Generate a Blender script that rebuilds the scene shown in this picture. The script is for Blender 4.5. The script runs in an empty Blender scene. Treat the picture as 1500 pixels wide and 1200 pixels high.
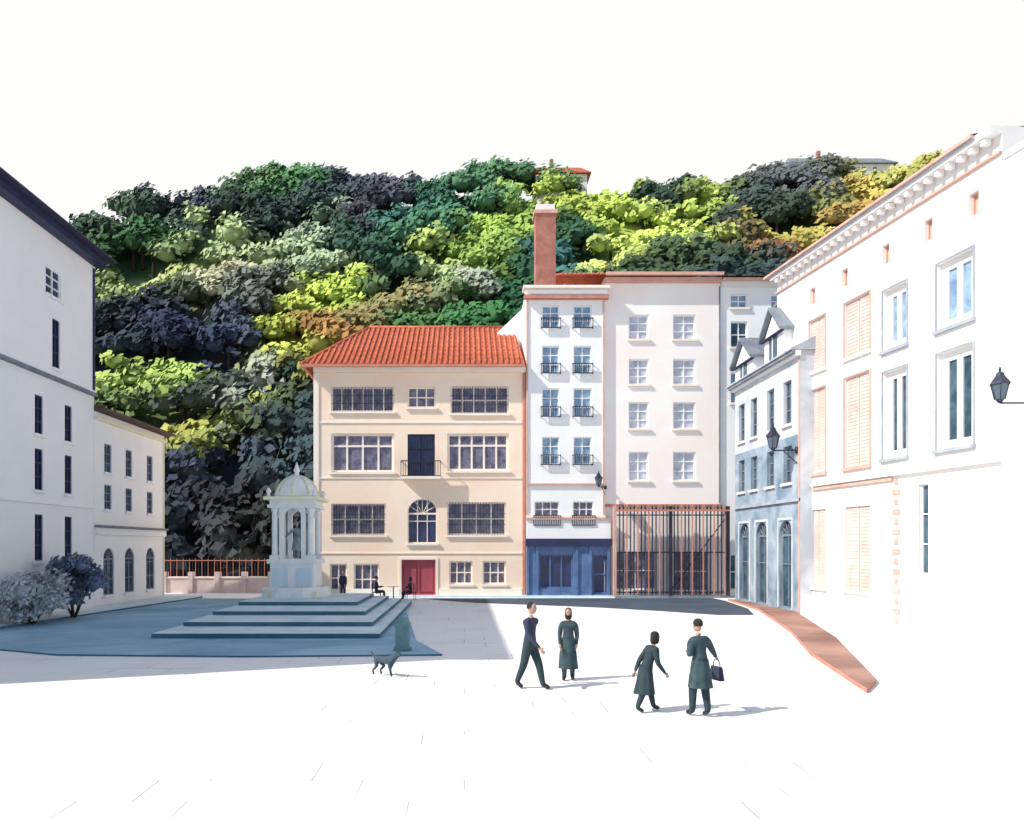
import bpy, bmesh, math, random
import numpy as np
from mathutils import Vector, Matrix
random.seed(7); rng=np.random.default_rng(11)
scene=bpy.context.scene
col=scene.collection
def lin(c):
    return tuple(((v/255)/12.92 if v/255<=0.04045 else ((v/255+0.055)/1.055)**2.4) for v in c)
# ---------------------------------------------------------------- materials
MATS={}
def mat(name,c,c2=None,scale=0.6,rough=0.85,bump=0.15,bscale=14,metal=0.0,detail=5,lo=.35,hi=.65):
    if name in MATS: return MATS[name]
    m=bpy.data.materials.new(name); m.use_nodes=True
    nt=m.node_tree; b=nt.nodes['Principled BSDF']
    if c2 is None: c2=tuple(v*0.84 for v in c)
    tc=nt.nodes.new('ShaderNodeTexCoord')
    n=nt.nodes.new('ShaderNodeTexNoise'); n.inputs['Scale'].default_value=scale; n.inputs['Detail'].default_value=detail
    n.inputs['Roughness'].default_value=.6; n.inputs['Distortion'].default_value=.6
    r=nt.nodes.new('ShaderNodeValToRGB'); r.color_ramp.elements[0].position=lo; r.color_ramp.elements[1].position=hi
    r.color_ramp.elements[0].color=(*c2,1); r.color_ramp.elements[1].color=(*c,1)
    nt.links.new(tc.outputs['Object'],n.inputs['Vector']); nt.links.new(n.outputs['Fac'],r.inputs['Fac'])
    nt.links.new(r.outputs['Color'],b.inputs['Base Color'])
    b.inputs['Roughness'].default_value=rough; b.inputs['Metallic'].default_value=metal
    if bump>0:
        n2=nt.nodes.new('ShaderNodeTexNoise'); n2.inputs['Scale'].default_value=bscale; n2.inputs['Detail'].default_value=4
        bp=nt.nodes.new('ShaderNodeBump'); bp.inputs['Strength'].default_value=bump; bp.inputs['Distance'].default_value=.03
        nt.links.new(tc.outputs['Object'],n2.inputs['Vector']); nt.links.new(n2.outputs['Fac'],bp.inputs['Height'])
        nt.links.new(bp.outputs['Normal'],b.inputs['Normal'])
    MATS[name]=m; return m
white=mat('white_plaster',(.93,.93,.92),(.88,.89,.90))
whiteR=mat('white_limestone',(.86,.84,.82),(.80,.77,.75))
cream=mat('peach_plaster',(.96,.82,.67),(.96,.73,.56),scale=.35)
creamtrim=mat('cream_stone_trim',(.95,.87,.76),(.93,.79,.66))
pinkw=mat('pale_pink_plaster',(.95,.92,.88),(.95,.82,.76),scale=.22)
terra=mat('terracotta_trim',(.62,.26,.18),(.52,.2,.14),scale=2)
terraL=mat('light_terracotta',(.70,.45,.37),(.62,.34,.26),scale=1.2)
tile=mat('terracotta_tiles',(.56,.13,.06),(.42,.09,.04),scale=1.6,bump=.5)
tileD=mat('terracotta_tile_ribs',(.42,.09,.045),(.62,.19,.09),scale=2.5)
brick=mat('chimney_brick',(.47,.21,.16),(.34,.13,.10),scale=1.5,bump=.5)
navy=mat('navy_paint',(.02,.03,.11),(.015,.02,.06),rough=.6)
navyglass=mat('navy_glass',(.03,.045,.16),(.02,.03,.08),scale=1.5,rough=.25,bump=0)
greyglass=mat('violet_grey_glass',(.24,.22,.30),(.08,.08,.14),scale=2.6,rough=.3,bump=0)
blueglass=mat('pale_blue_glass',(.34,.50,.64),(.14,.24,.38),scale=1.6,rough=.25,bump=0)
paleglass=mat('pale_grey_glass',(.64,.66,.74),(.40,.44,.54),scale=1.6,rough=.3,bump=0)
tealglass=mat('dark_teal_glass',(.07,.14,.19),(.02,.05,.08),scale=1.6,rough=.25,bump=0)
iron=mat('wrought_iron',(.03,.04,.08),(.02,.02,.04),rough=.5,metal=.3)
bluepaint=mat('blue_shopfront_paint',(.13,.22,.42),(.07,.14,.31),scale=1.5,rough=.5)
redpaint=mat('crimson_door_paint',(.42,.08,.11),(.34,.06,.09),rough=.5)
bluewall=mat('blue_grey_plaster',(.40,.47,.54),(.15,.23,.31),scale=.6)
bluewall2=mat('pale_blue_grey_plaster',(.68,.70,.72),(.42,.49,.56),scale=.5)
slate=mat('slate_roof',(.24,.27,.31),(.14,.17,.21),scale=1.5)
slateL=mat('pale_slate_roof',(.45,.48,.52),(.3,.34,.4),scale=1.5)
darkroof=mat('dark_roof_edge',(.03,.035,.09),(.02,.02,.05))
stone=mat('fountain_stone',(.92,.91,.86),(.78,.82,.84),scale=1.2)
ystone=mat('yellowed_stone',(.90,.86,.48),(.86,.84,.66),scale=1.5)
bronze=mat('statue_stone_grey',(.13,.19,.24),(.3,.37,.42),scale=3)
stepm=mat('step_stone',(.70,.81,.85),(.5,.66,.74),scale=.6)  # bluish tint puts ground shade into the step and pavement colour
riser=mat('shade_teal_riser',(.08,.18,.24),(.05,.13,.18),scale=.6)  # dark teal puts the shade of the step fronts into the colour
shade_blue=mat('ground_shade_blue',(.36,.56,.70),(.14,.31,.45),scale=.20)  # blue of the cast ground shadow put into the surface colour
asph=mat('asphalt',(.035,.05,.08),(.06,.085,.12),scale=.5)
terrapave=mat('terracotta_paving',(.44,.25,.19),(.22,.11,.085),scale=.35)
pinkwall=mat('pink_garden_wall',(.72,.58,.54),(.58,.46,.45),scale=1.0)
skin=mat('skin',(.50,.30,.22),(.42,.24,.18),bump=0,rough=.6)
darkteal=mat('dark_teal_cloth',(.025,.05,.06),(.015,.03,.04),scale=4)
teal2=mat('grey_teal_cloth',(.05,.09,.10),(.02,.045,.055),scale=4)
navycloth=mat('navy_cloth',(.02,.025,.05),(.03,.04,.08),scale=4)
hairm=mat('dark_hair',(.02,.016,.014),bump=.3,bscale=60)
shoe=mat('shoe_leather',(.015,.015,.018),rough=.4,bump=0)
eyew=mat('eye_white',(.7,.7,.7),bump=0); lipm=mat('lips',(.35,.12,.1),bump=0)
bark=mat('bark',(.09,.065,.045),(.05,.035,.025),scale=4,bump=.6)
furm=mat('dog_fur',(.05,.09,.12),(.03,.05,.07),scale=6)
lampglass=mat('lantern_glass',(.10,.14,.18),rough=.1,bump=0)
def paving():
    m=bpy.data.materials.new('pale_stone_paving'); m.use_nodes=True; nt=m.node_tree; b=nt.nodes['Principled BSDF']
    tc=nt.nodes.new('ShaderNodeTexCoord')
    br=nt.nodes.new('ShaderNodeTexBrick'); br.inputs['Scale'].default_value=1.0
    br.inputs['Brick Width'].default_value=1.3; br.inputs['Row Height'].default_value=.8; br.inputs['Mortar Size'].default_value=.009
    br.inputs['Color1'].default_value=(.84,.84,.84,1); br.inputs['Color2'].default_value=(.78,.78,.79,1); br.inputs['Mortar'].default_value=(.25,.25,.27,1)
    n=nt.nodes.new('ShaderNodeTexNoise'); n.inputs['Scale'].default_value=.4; n.inputs['Detail'].default_value=5
    r=nt.nodes.new('ShaderNodeValToRGB'); r.color_ramp.elements[0].position=.46; r.color_ramp.elements[1].position=.6
    mx=nt.nodes.new('ShaderNodeMix'); mx.data_type='RGBA'
    mx.inputs['A'].default_value=(.83,.83,.83,1)
    nt.links.new(tc.outputs['Object'],br.inputs['Vector']); nt.links.new(tc.outputs['Object'],n.inputs['Vector'])
    nt.links.new(n.outputs['Fac'],r.inputs['Fac']); nt.links.new(r.outputs['Color'],mx.inputs['Factor'])
    nt.links.new(br.outputs['Color'],mx.inputs['B']); nt.links.new(mx.outputs['Result'],b.inputs['Base Color'])
    b.inputs['Roughness'].default_value=.9
    return m
pavm=paving()
def vcolmat(name,rough=.9):
    m=bpy.data.materials.new(name); m.use_nodes=True; nt=m.node_tree; b=nt.nodes['Principled BSDF']
    a=nt.nodes.new('ShaderNodeAttribute'); a.attribute_name='Col'
    tc=nt.nodes.new('ShaderNodeTexCoord')
    n=nt.nodes.new('ShaderNodeTexNoise'); n.inputs['Scale'].default_value=.22; n.inputs['Detail'].default_value=4
    r=nt.nodes.new('ShaderNodeMapRange'); r.inputs['From Min'].default_value=.3; r.inputs['From Max'].default_value=.7
    r.inputs['To Min'].default_value=.68; r.inputs['To Max'].default_value=1.3
    mx=nt.nodes.new('ShaderNodeVectorMath'); mx.operation='SCALE'
    nt.links.new(tc.outputs['Object'],n.inputs['Vector']); nt.links.new(n.outputs['Fac'],r.inputs['Value'])
    nt.links.new(a.outputs['Color'],mx.inputs[0]); nt.links.new(r.outputs['Result'],mx.inputs['Scale'])
    nt.links.new(mx.outputs['Vector'],b.inputs['Base Color'])
    b.inputs['Roughness'].default_value=rough; b.inputs['Specular IOR Level'].default_value=.1
    return m
foliage=vcolmat('foliage'); hillm=vcolmat('hill_grass')
# ---------------------------------------------------------------- mesh helpers
class MB:
    def __init__(s): s.v=[]; s.f=[]; s.mi=[]; s.mats=[]; s.sm=[]
    def m(s,mt):
        if mt not in s.mats: s.mats.append(mt)
        return s.mats.index(mt)
    def poly(s,pts,mt,smooth=False):
        i=len(s.v); s.v+= [tuple(p) for p in pts]; s.f.append(tuple(range(i,i+len(pts)))); s.mi.append(s.m(mt)); s.sm.append(smooth)
    def hexa(s,c,mt):
        i=len(s.v); s.v+=[tuple(p) for p in c]; k=s.m(mt)
        for q in ((0,1,2,3),(4,5,6,7),(0,1,5,4),(1,2,6,5),(2,3,7,6),(3,0,4,7)):
            s.f.append(tuple(i+a for a in q)); s.mi.append(k); s.sm.append(False)
    def box(s,a,b,mt):
        x0,y0,z0=a; x1,y1,z1=b
        s.hexa([(x0,y0,z0),(x1,y0,z0),(x1,y1,z0),(x0,y1,z0),(x0,y0,z1),(x1,y0,z1),(x1,y1,z1),(x0,y1,z1)],mt)
    def lathe(s,cx,cy,prof,n,mt,smooth=True,sx=1,sy=1,rot=0):
        i=len(s.v); k=s.m(mt)
        for r,z in prof:
            for j in range(n):
                a=rot+2*math.pi*j/n; s.v.append((cx+r*sx*math.cos(a),cy+r*sy*math.sin(a),z))
        for p in range(len(prof)-1):
            for j in range(n):
                s.f.append((i+p*n+j,i+p*n+(j+1)%n,i+(p+1)*n+(j+1)%n,i+(p+1)*n+j)); s.mi.append(k); s.sm.append(smooth)
        s.f.append(tuple(i+j for j in range(n))); s.mi.append(k); s.sm.append(False)
        s.f.append(tuple(i+(len(prof)-1)*n+j for j in range(n))); s.mi.append(k); s.sm.append(False)
    def tube(s,p,q,r0,r1,mt,n=8):
        p=Vector(p); q=Vector(q); d=(q-p).normalized(); a=d.orthogonal().normalized(); b=d.cross(a)
        i=len(s.v); k=s.m(mt)
        for c,r in((p,r0),(q,r1)):
            for j in range(n):
                t=2*math.pi*j/n; s.v.append(tuple(c+a*r*math.cos(t)+b*r*math.sin(t)))
        for j in range(n):
            s.f.append((i+j,i+(j+1)%n,i+n+(j+1)%n,i+n+j)); s.mi.append(k); s.sm.append(True)
        s.f.append(tuple(i+j for j in range(n))); s.mi.append(k); s.sm.append(False)
        s.f.append(tuple(i+n+j for j in range(n))); s.mi.append(k); s.sm.append(False)
    def make(s,name,parent=None,T=None):
        v=s.v if T is None else [tuple(T(p)) for p in s.v]
        me=bpy.data.meshes.new(name); me.from_pydata(v,[],s.f)
        for m in s.mats: me.materials.append(m)
        me.polygons.foreach_set('material_index',s.mi); me.polygons.foreach_set('use_smooth',s.sm); me.update()
        bm=bmesh.new(); bm.from_mesh(me); bmesh.ops.recalc_face_normals(bm,faces=bm.faces); bm.to_mesh(me); bm.free()
        o=bpy.data.objects.new(name,me); col.objects.link(o)
        if parent: o.parent=parent; o.location=-parent.location
        return o
def empty(name,loc):
    e=bpy.data.objects.new(name,None); e.location=loc; e.empty_display_size=.5; col.objects.link(e); return e
class House:
    def __init__(s,name,O,U,N):
        s.O=Vector(O); s.U=Vector(U).normalized(); s.N=Vector(N).normalized(); s.e=empty(name,O); s.parts={}
    def p(s,n):
        return s.parts.setdefault(n,MB())
    def T(s,q): return s.O+s.U*q[0]+s.N*q[1]+Vector((0,0,q[2]))
    def body(s,W,H,D,mt,part='walls'):
        P=s.p(part)
        P.poly([(0,0,0),(0,-D,0),(0,-D,H),(0,0,H)],mt); P.poly([(W,0,0),(W,-D,0),(W,-D,H),(W,0,H)],mt)
        P.poly([(0,-D,0),(W,-D,0),(W,-D,H),(0,-D,H)],mt); P.poly([(0,-.4,H-.01),(W,-.4,H-.01),(W,-D,H-.01),(0,-D,H-.01)],mt)
    def facade(s,W,H,ops,mt,d=0,dep=.35,u0=0,z0=0,part='walls'):
        P=s.p(part)
        us=sorted({u0,W}|{o['r'][0] for o in ops}|{o['r'][1] for o in ops}); zs=sorted({z0,H}|{o['r'][2] for o in ops}|{o['r'][3] for o in ops})
        for i in range(len(us)-1):
            for j in range(len(zs)-1):
                cu=(us[i]+us[i+1])/2; cz=(zs[j]+zs[j+1])/2
                if any(o['r'][0]<cu<o['r'][1] and o['r'][2]<cz<o['r'][3] for o in ops): continue
                P.poly([(us[i],d,zs[j]),(us[i+1],d,zs[j]),(us[i+1],d,zs[j+1]),(us[i],d,zs[j+1])],mt)
        for o in ops:
            a,b,c,e=o['r']
            P.poly([(a,d,c),(a,d-dep,c),(a,d-dep,e),(a,d,e)],mt);P.poly([(b,d,c),(b,d-dep,c),(b,d-dep,e),(b,d,e)],mt)
            P.poly([(a,d,c),(a,d-dep,c),(b,d-dep,c),(b,d,c)],mt);P.poly([(a,d,e),(a,d-dep,e),(b,d-dep,e),(b,d,e)],mt)
            s.window(o,d,mt)
    def window(s,o,d,wallm):
        a,b,c,e=o['r']; F=s.p('window_frames'); G=s.p('glazing')
        g=o.get('g',greyglass); fm=o.get('fm',creamtrim); fw=o.get('fw',.07); nx=o.get('nx',2); ny=o.get('ny',2); rec=o.get('rec',.2)
        gd=d-rec
        G.poly([(a,gd,c),(b,gd,c),(b,gd,e),(a,gd,e)],g)
        f0,f1=gd+.004,gd+.07
        F.box((a,f0,c),(a+fw,f1,e),fm);F.box((b-fw,f0,c),(b,f1,e),fm)
        F.box((a+fw,f0,c),(b-fw,f1,c+fw),fm);F.box((a+fw,f0,e-fw),(b-fw,f1,e),fm)
        mw=o.get('mw',fw*.8)
        for i in range(1,nx):
            u=a+(b-a)*i/nx; F.box((u-mw/2,f0,c+fw),(u+mw/2,f1-.003,e-fw),fm)
        for j in range(1,ny):
            z=c+(e-c)*j/ny if 'tr' not in o else c+(e-c)*o['tr']
            F.box((a+fw,f0,z-mw/2),(b-fw,f1-.007,z+mw/2),fm)
            if 'tr' in o: break
        if o.get('bars'):
            n=int((b-a)/.16)
            for i in range(1,n): 
                u=a+(b-a)*i/n; s.p('window_bars').box((u-.012,d-.06,c),(u+.012,d-.036,e),iron)
            for z in (c+(e-c)*.33,c+(e-c)*.66): s.p('window_bars').box((a,d-.034,z-.012),(b,d-.012,z+.012),iron)
        if 'door' in o:
            for i in range(o['door']):
                w=(b-a)/o['door']; F.box((a+i*w+.15,f0,c+.2),(a+(i+1)*w-.15,gd+.04,e-.35),fm)
        if o.get('sill',True): s.p('sills').box((a-.1,d+.003,c-.12),(b+.1,d+.12,c-.002),o.get('sm',creamtrim))
        if 'tm' in o:
            t=o.get('tw',.14); P=s.p('surrounds'); q=d+.003; r=d+.05; m_=o['tm']
            P.box((a-t,q,c),(a-.002,r,e+t),m_);P.box((b+.002,q,c),(b+t,r,e+t),m_);P.box((a-.002,q,e+.002),(b+.002,r,e+t),m_)
        if o.get('arch'):
            P=s.p('walls'); R=(b-a)/2; cu=(a+b)/2; zc=e-R; n=12
            pts=[(cu-R*math.cos(math.pi*i/n),zc+R*math.sin(math.pi*i/n)) for i in range(n+1)]
            for i in range(n):
                (ua,za),(ub,zb)=pts[i],pts[i+1]
                P.poly([(ua,d-.002,za),(ub,d-.002,zb),(ub,d-.002,e),(ua,d-.002,e)],wallm)
                P.poly([(ua,d-.002,za),(ub,d-.002,zb),(ub,d-.19,zb),(ua,d-.19,za)],wallm)
            for i in range(1,6):
                t=math.pi*i/6; 
                F.tube((cu,gd+.05,zc),(cu-R*math.cos(t),gd+.05,zc+R*math.sin(t)),.03,.03,fm,4)
            F.box((a+fw,f0,zc-.05),(b-fw,f1+.01,zc+.05),fm)
        if o.get('lou'):
            S=s.p('shutters'); m_=o['lou']; w=(b-a)/2
            for i in range(2):
                x0=a+i*w+.02; x1=a+(i+1)*w-.02
                S.box((x0,gd+.075,c),(x1,gd+.10,e),m_)
                for j in range(int((e-c)/.14)):
                    z=c+.04+j*.14; S.box((x0+.06,gd+.10,z),(x1-.06,gd+.118,z+.09),m_)
        if 'rail' in o:
            s.rail(a-.08,b+.08,d+.004,d+.2,c-.05,c+o['rail'])
    def rail(s,a,b,d0,d1,z0,z1,slabm=None):
        R=s.p('balcony_railings')
        if slabm: R.box((a,d0,z0-.15),(b,d1+.05,z0-.003),slabm)
        for z in (z0,z1-.05): 
            R.box((a,d1-.04,z),(b,d1,z+.05),iron)
            R.box((a,d0,z),(a+.04,d1-.042,z+.05),iron); R.box((b-.04,d0,z),(b,d1-.042,z+.05),iron)
        n=max(3,int((b-a)/.13))
        for i in range(n+1):
            u=a+.02+(b-a-.04)*i/n; R.box((u-.016,d1-.036,z0+.05),(u+.016,d1-.004,z1-.05),iron)
    def done(s):
        for n,P in s.parts.items(): P.make(n,s.e,s.T)
# ---------------------------------------------------------------- ground
g=MB(); g.poly([(-1500,-300,0),(1500,-300,0),(1500,2500,0),(-1500,2500,0)],pavm); g.make('ground')
def raised(name,pts,h,mt,side=None):
    P=MB(); n=len(pts); P.poly([(x,y,h) for x,y in pts],mt)
    for i in range(n):
        a=pts[i];b=pts[(i+1)%n]; P.poly([(a[0],a[1],0.0),(b[0],b[1],0.0),(b[0],b[1],h),(a[0],a[1],h)],side or mt)
    return P.make(name)
raised('ground_shade_slab',[(-16.6,26.6),(-15.9,24.6),(-13.4,21.6),(-11.1,20.5),(-6,20.2),(-.6,20.5),(-1.5,23.5),(-2.2,30),(-2.9,37),(-5.0,40.5),(-9,41.5),(-15.0,42.5)],.05,shade_blue,riser)  # flat slab outlined and coloured as the left house's ground shadow
raised('pavement',[(-17.4,27.3),(-16.6,26.6),(-15.0,42.5),(-15.2,43.6),(-17.4,43.6)],.12,stepm,riser)
raised('paved_walkway',[(14.4,41),(13.7,35),(11.3,26),(9.5,20.6),(8.2,15.3),(9.0,16.4),(11.8,23.8),(14.7,33.2),(14.8,41)],.10,terrapave,terra)
rp=[(-2.6,43.1),(14.3,43.3),(14.3,41.1),(13.6,36),(12.6,32.6),(11.0,32.6),(9,34.6),(6.5,36.6),(3.5,38.2),(.6,39.6),(-1.2,41.3)]
P=MB(); P.poly([(x,y,.004) for x,y in rp],asph); P.make('road')  # road strip; its dark blue also holds the shade along the fronts
raised('kerb',[(-8.7,43.3),(14.8,43.5),(14.8,43.9),(-8.7,43.9)],.13,stepm)
st=MB()
for k,(x0,x1,y0) in enumerate([(-10.0,-2.7,24.0),(-9.8,-3.2,26.2),(-9.65,-3.8,28.8),(-9.5,-4.5,31.6)]):
    h=.05+.15*(k+1); y1=38.6-k*.4; z0=.05+.15*k
    st.poly([(x0,y0,h),(x1,y0,h),(x1,y1,h),(x0,y1,h)],stepm)
    for a,b in (((x0,y0),(x1,y0)),((x1,y0),(x1,y1)),((x1,y1),(x0,y1)),((x0,y1),(x0,y0))):
        st.poly([(*a,z0),(*b,z0),(*b,h),(*a,h)],riser)
st.make('stone_steps')
# ---------------------------------------------------------------- mansion (openings in image pixels, 25 pixels per metre)
def el(x0,a,b,t,bt,**k):
    d=dict(r=((a-x0)/25,(b-x0)/25,35-bt/25,35-t/25)); d.update(k); return d
M=House('peach_mansion',(-8.8,44,0),(1,0,0),(0,-1,0))
K=dict(g=greyglass,fm=creamtrim,fw=.09)
ops=[el(460,485,577,567,603,nx=6,ny=1,bars=True,**K),el(460,597,638,567,597,nx=3,ny=2,**K),el(460,660,745,566,606,nx=5,ny=2,bars=True,**K),
 el(460,485,577,635,692,nx=4,ny=2,tr=.68,**{**K,'fw':.14}),el(460,597,637,636,698,nx=2,ny=3,sill=False,g=navyglass,fm=iron,fw=.05,bars=True),
 el(460,655,745,635,690,nx=5,ny=2,tr=.68,**{**K,'fw':.14}),
 el(460,485,565,738,784,nx=4,ny=2,bars=True,**K),el(460,597,640,731,796,nx=3,ny=2,arch=True,g=navyglass,fm=creamtrim,fw=.06),
 el(460,655,741,736,784,nx=4,ny=2,bars=True,**K),
 el(460,483,508,826,868,nx=2,ny=2,**K),el(460,518,555,826,872,nx=3,ny=2,**K),
 el(460,588,638,820,872,nx=2,ny=1,g=redpaint,fm=redpaint,door=2,sill=False,fw=.1,tm=creamtrim),
 el(460,658,692,822,856,nx=3,ny=2,**K),el(460,707,741,822,856,nx=3,ny=2,**K)]
M.facade(12.38,13.5,ops,cream); M.body(12.38,13.5,10.8,cream)
tr=M.p('string_courses')
for z in (10.2,6.95,2.55): tr.box((.3,.004,z),(12.19,.05,z+.06),creamtrim)
tr.box((0,.004,13.15),(12.38,.25,13.48),creamtrim)
tr.box((.3,.004,.13),(5.0,.08,.5),creamtrim); tr.box((7.3,.004,.13),(12.19,.08,.5),creamtrim)
tr.box((-.02,.004,.13),(.28,.06,13.1),creamtrim); tr.box((12.22,.004,.13),(12.34,.1,13.1),terra)
M.rail((588-460)/25,(646-460)/25,.004,.6,35-699/25,35-676/25,creamtrim)
R=M.p('roof')
eL,eR,eF,eB,ez=-.6,12.3,.75,-11.4,13.5
rz,rl,rr,rd=17.3,2.6,12.0,-5.2
A=(eL,eF,ez);B=(eR,eF,ez);C=(eR,eB,ez);D=(eL,eB,ez);E=(rl,rd,rz);F_=(rr,rd,rz)
R.poly([A,B,F_,E],tile);R.poly([C,D,E,F_],tile);R.poly([D,A,E],tile);R.poly([B,C,F_],tile)
R.box((eL,eF-.12,ez-.16),(eR,eF+.02,ez-.01),terra); R.poly([(eL,eF-.13,ez-.02),(eR,eF-.13,ez-.02),(eR,0,ez-.02),(eL,0,ez-.02)],creamtrim)
R.box((eL,eB,ez-.16),(eL+.12,eF-.13,ez-.01),terra)
n=40
for i in range(n+1):
    u=eL+(eR-eL)*i/n
    t=1.0
    if u<rl: t=(u-eL)/(rl-eL)
    if u>rr: t=(eR-u)/(eR-rr)
    if t<.05: continue
    R.tube((u,eF,ez+.02),(u,eF+(rd-eF)*t,ez+.02+(rz-ez)*t),.075,.075,tileD,6)
for k in range(1,9):
    t=k/9; u0=eL+(rl-eL)*t; u1=eR+(rr-eR)*t
    R.box((u0,eF+(rd-eF)*t-.03,ez+(rz-ez)*t-.02),(u1,eF+(rd-eF)*t+.03,ez+(rz-ez)*t+.05),tileD)
R.tube(E,F_,.14,.14,tileD); R.tube(A,E,.12,.12,tileD)
M.done()
# ---------------------------------------------------------------- narrow white townhouse
Nn=House('narrow_townhouse',(3.62,43.8,0),(1,0,0),(0,-1,0))
K=dict(g=blueglass,fm=white,fw=.06,nx=2,ny=3,rail=.55,sill=False)
ops=[]
for (t,b) in ((449,482),(508,548),(570,611),(641,681)):
    for (a,c) in ((793,818),(839,865)): ops.append(el(770,a,c,t,b,**K))
for (a,c) in ((782,818),(838,868)): ops.append(el(770,a,c,735,769,**{**K,'nx':3,'g':greyglass}))
Nn.facade(4.58,17.9,[o for o in ops],white,z0=4.6)
shop=[el(770,788,838,812,862,nx=3,ny=1,g=navyglass,fm=bluepaint,fw=.1,sill=False),el(770,866,889,812,870,nx=1,ny=2,g=navyglass,fm=bluepaint,sill=False,fw=.1)]
Nn.facade(4.9,4.6,shop,bluepaint,d=.12,part='shopfront')
Nn.p('shopfront').box((-.05,.124,3.0),(4.95,.3,3.42),navy)
Nn.p('shopfront').box((-.05,.14,4.53),(4.95,.22,4.62),terraL)
for u in (0,.55,2.85,3.65,4.7): Nn.p('shopfront').box((u,.124,.1),(u+.14,.2,2.99),bluepaint)
Nn.p('walls').box((-.004,.02,3.43),(4.904,.135,4.52),white)
Nn.body(4.58,17.9,9,white)
c=Nn.p('cornices')
c.box((-.15,.004,17.35),(4.75,.35,17.55),terra);c.box((-.2,-.4,17.9),(4.8,.5,18.06),creamtrim); c.box((-.1,.004,17.6),(4.7,.25,17.88),white)
c.box((0,.004,4.65),(4.6,.12,4.78),creamtrim);c.box((0,.004,6.55),(4.6,.12,6.65),terraL)
for u in (0.0,4.46): c.box((u,.004,4.8),(u+.1,.06,17.3),terraL)
w=Nn.p('rear_wing')
w.hexa([(-1.5,-4,0),(.6,-4,0),(.6,-9,0),(-1.5,-9,0),(-1.5,-4,16.6),(.6,-4,18.6),(.6,-9,18.6),(-1.5,-9,16.6)],white)
ch=Nn.p('chimney')
ch.box((.8,-3.8,17.8),(2.05,-2.7,23.6),brick); ch.box((.7,-3.9,23.6),(2.15,-2.6,23.8),terraL); ch.box((.85,-3.75,23.8),(2.0,-2.75,24.2),whiteR)
for u in (1.1,1.6): ch.lathe(u,-3.2,[(.14,24.2),(.11,24.55)],10,terraL)
for u,m_ in ((2.5,slate),(3.1,bluepaint),(3.6,terra)): ch.lathe(u,-1.6,[(.16,18.0),(.13,18.7),(.18,18.72),(.02,18.9)],10,m_)
Nn.done()
# ---------------------------------------------------------------- pale pink house
Pk=House('pale_pink_house',(8.22,44,0),(1,0,0),(0,-1,0))
K=dict(g=paleglass,fm=white,fw=.07,nx=2,ny=3)
ops=[]
for (t,b) in ((461,497),(526,563),(589,628),(662,704)):
    for (a,c) in ((921,950),(986,1019)): ops.append(el(885.5,a,c,t,b,**K))
ops+= [el(885.5,900,962,808,864,nx=4,ny=2,g=greyglass,fm=white),el(885.5,986,1040,808,866,nx=4,ny=2,g=greyglass,fm=white)]
Pk.facade(6.8,18.7,ops,pinkw); Pk.body(6.8,18.7,10,pinkw)
c=Pk.p('cornices')
c.box((-.0,.004,18.4),(6.8,.25,18.68),terraL); c.box((0,.004,5.3),(6.8,.1,5.45),terra); c.box((6.7,.004,5.5),(6.78,.05,18.2),slate)
r=Pk.p('roof'); r.poly([(-2.6,.6,18.7),(6.8,.6,18.7),(6.8,-5,20.6),(-2.6,-5,20.6)],tile); r.poly([(-2.6,-10.5,18.7),(6.8,-10.5,18.7),(6.8,-5,20.6),(-2.6,-5,20.6)],tile)
r.box((-.0,.45,18.69),(6.8,.62,18.86),terraL)
for i in range(36): r.tube((-2.5+i*.26,.6,18.75),(-2.5+i*.26,-5,20.65),.06,.06,tileD,5)
Pk.done()
# ---------------------------------------------------------------- white corner house
Wc=House('white_corner_house',(15.05,44.1,0),(1,0,0),(0,-1,0))
K=dict(g=tealglass,fm=white,fw=.07,nx=2,ny=2)
ops=[]
for (t,b) in ((430,450),(470,508),(545,590)):
    for (a,c_) in ((1071,1096),(1130,1152)): ops.append(el(1056,a,c_,t,b,**{**K,'g':blueglass if t!=470 else tealglass}))
ops.append(el(1056,1062,1090,812,864,nx=3,ny=2,g=tealglass,fm=white))
Wc.facade(9,18.6,ops,white); Wc.body(9,18.6,10,white)
c=Wc.p('cornices'); c.box((0,.004,18.2),(9,.3,18.58),whiteR); c.box((0,.36,18.45),(9,.5,18.6),terraL)
r=Wc.p('roof'); r.poly([(0,.6,18.65),(9,.6,18.65),(9,-5,20.4),(0,-5,20.4)],tile); r.poly([(0,-10.5,18.65),(9,-10.5,18.65),(9,-5,20.4),(0,-5,20.4)],tile)
Wc.done()
# ---------------------------------------------------------------- railings
fe=empty('iron_railing_fence',(8.3,43.5,0)); P=MB(); 
x=8.75; i=0
while x<15.25:
    m_=iron if i%3 else terra
    P.box((x-.03,43.27,.2),(x+.03,43.33,5.15+(.15 if i%2 else 0)),m_); 
    P.lathe(x,43.3,[(.055,5.15),(.012,5.42)],5,m_)
    x+=.21; i+=1
for z,m_ in ((.3,iron),(2.6,iron),(4.75,iron)): P.box((8.7,43.335,z),(15.3,43.375,z+.07),m_)
P.box((8.7,43.20,5.0),(15.3,43.262,5.1),terra)
for u in (8.68,11.9,15.2): P.box((u-.09,43.22,.13),(u+.09,43.4,5.3),terraL if u<9 else iron)
P.tube((12.0,43.42,.5),(15.1,43.42,4.6),.03,.03,iron)
P.make('bars',fe)
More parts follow.
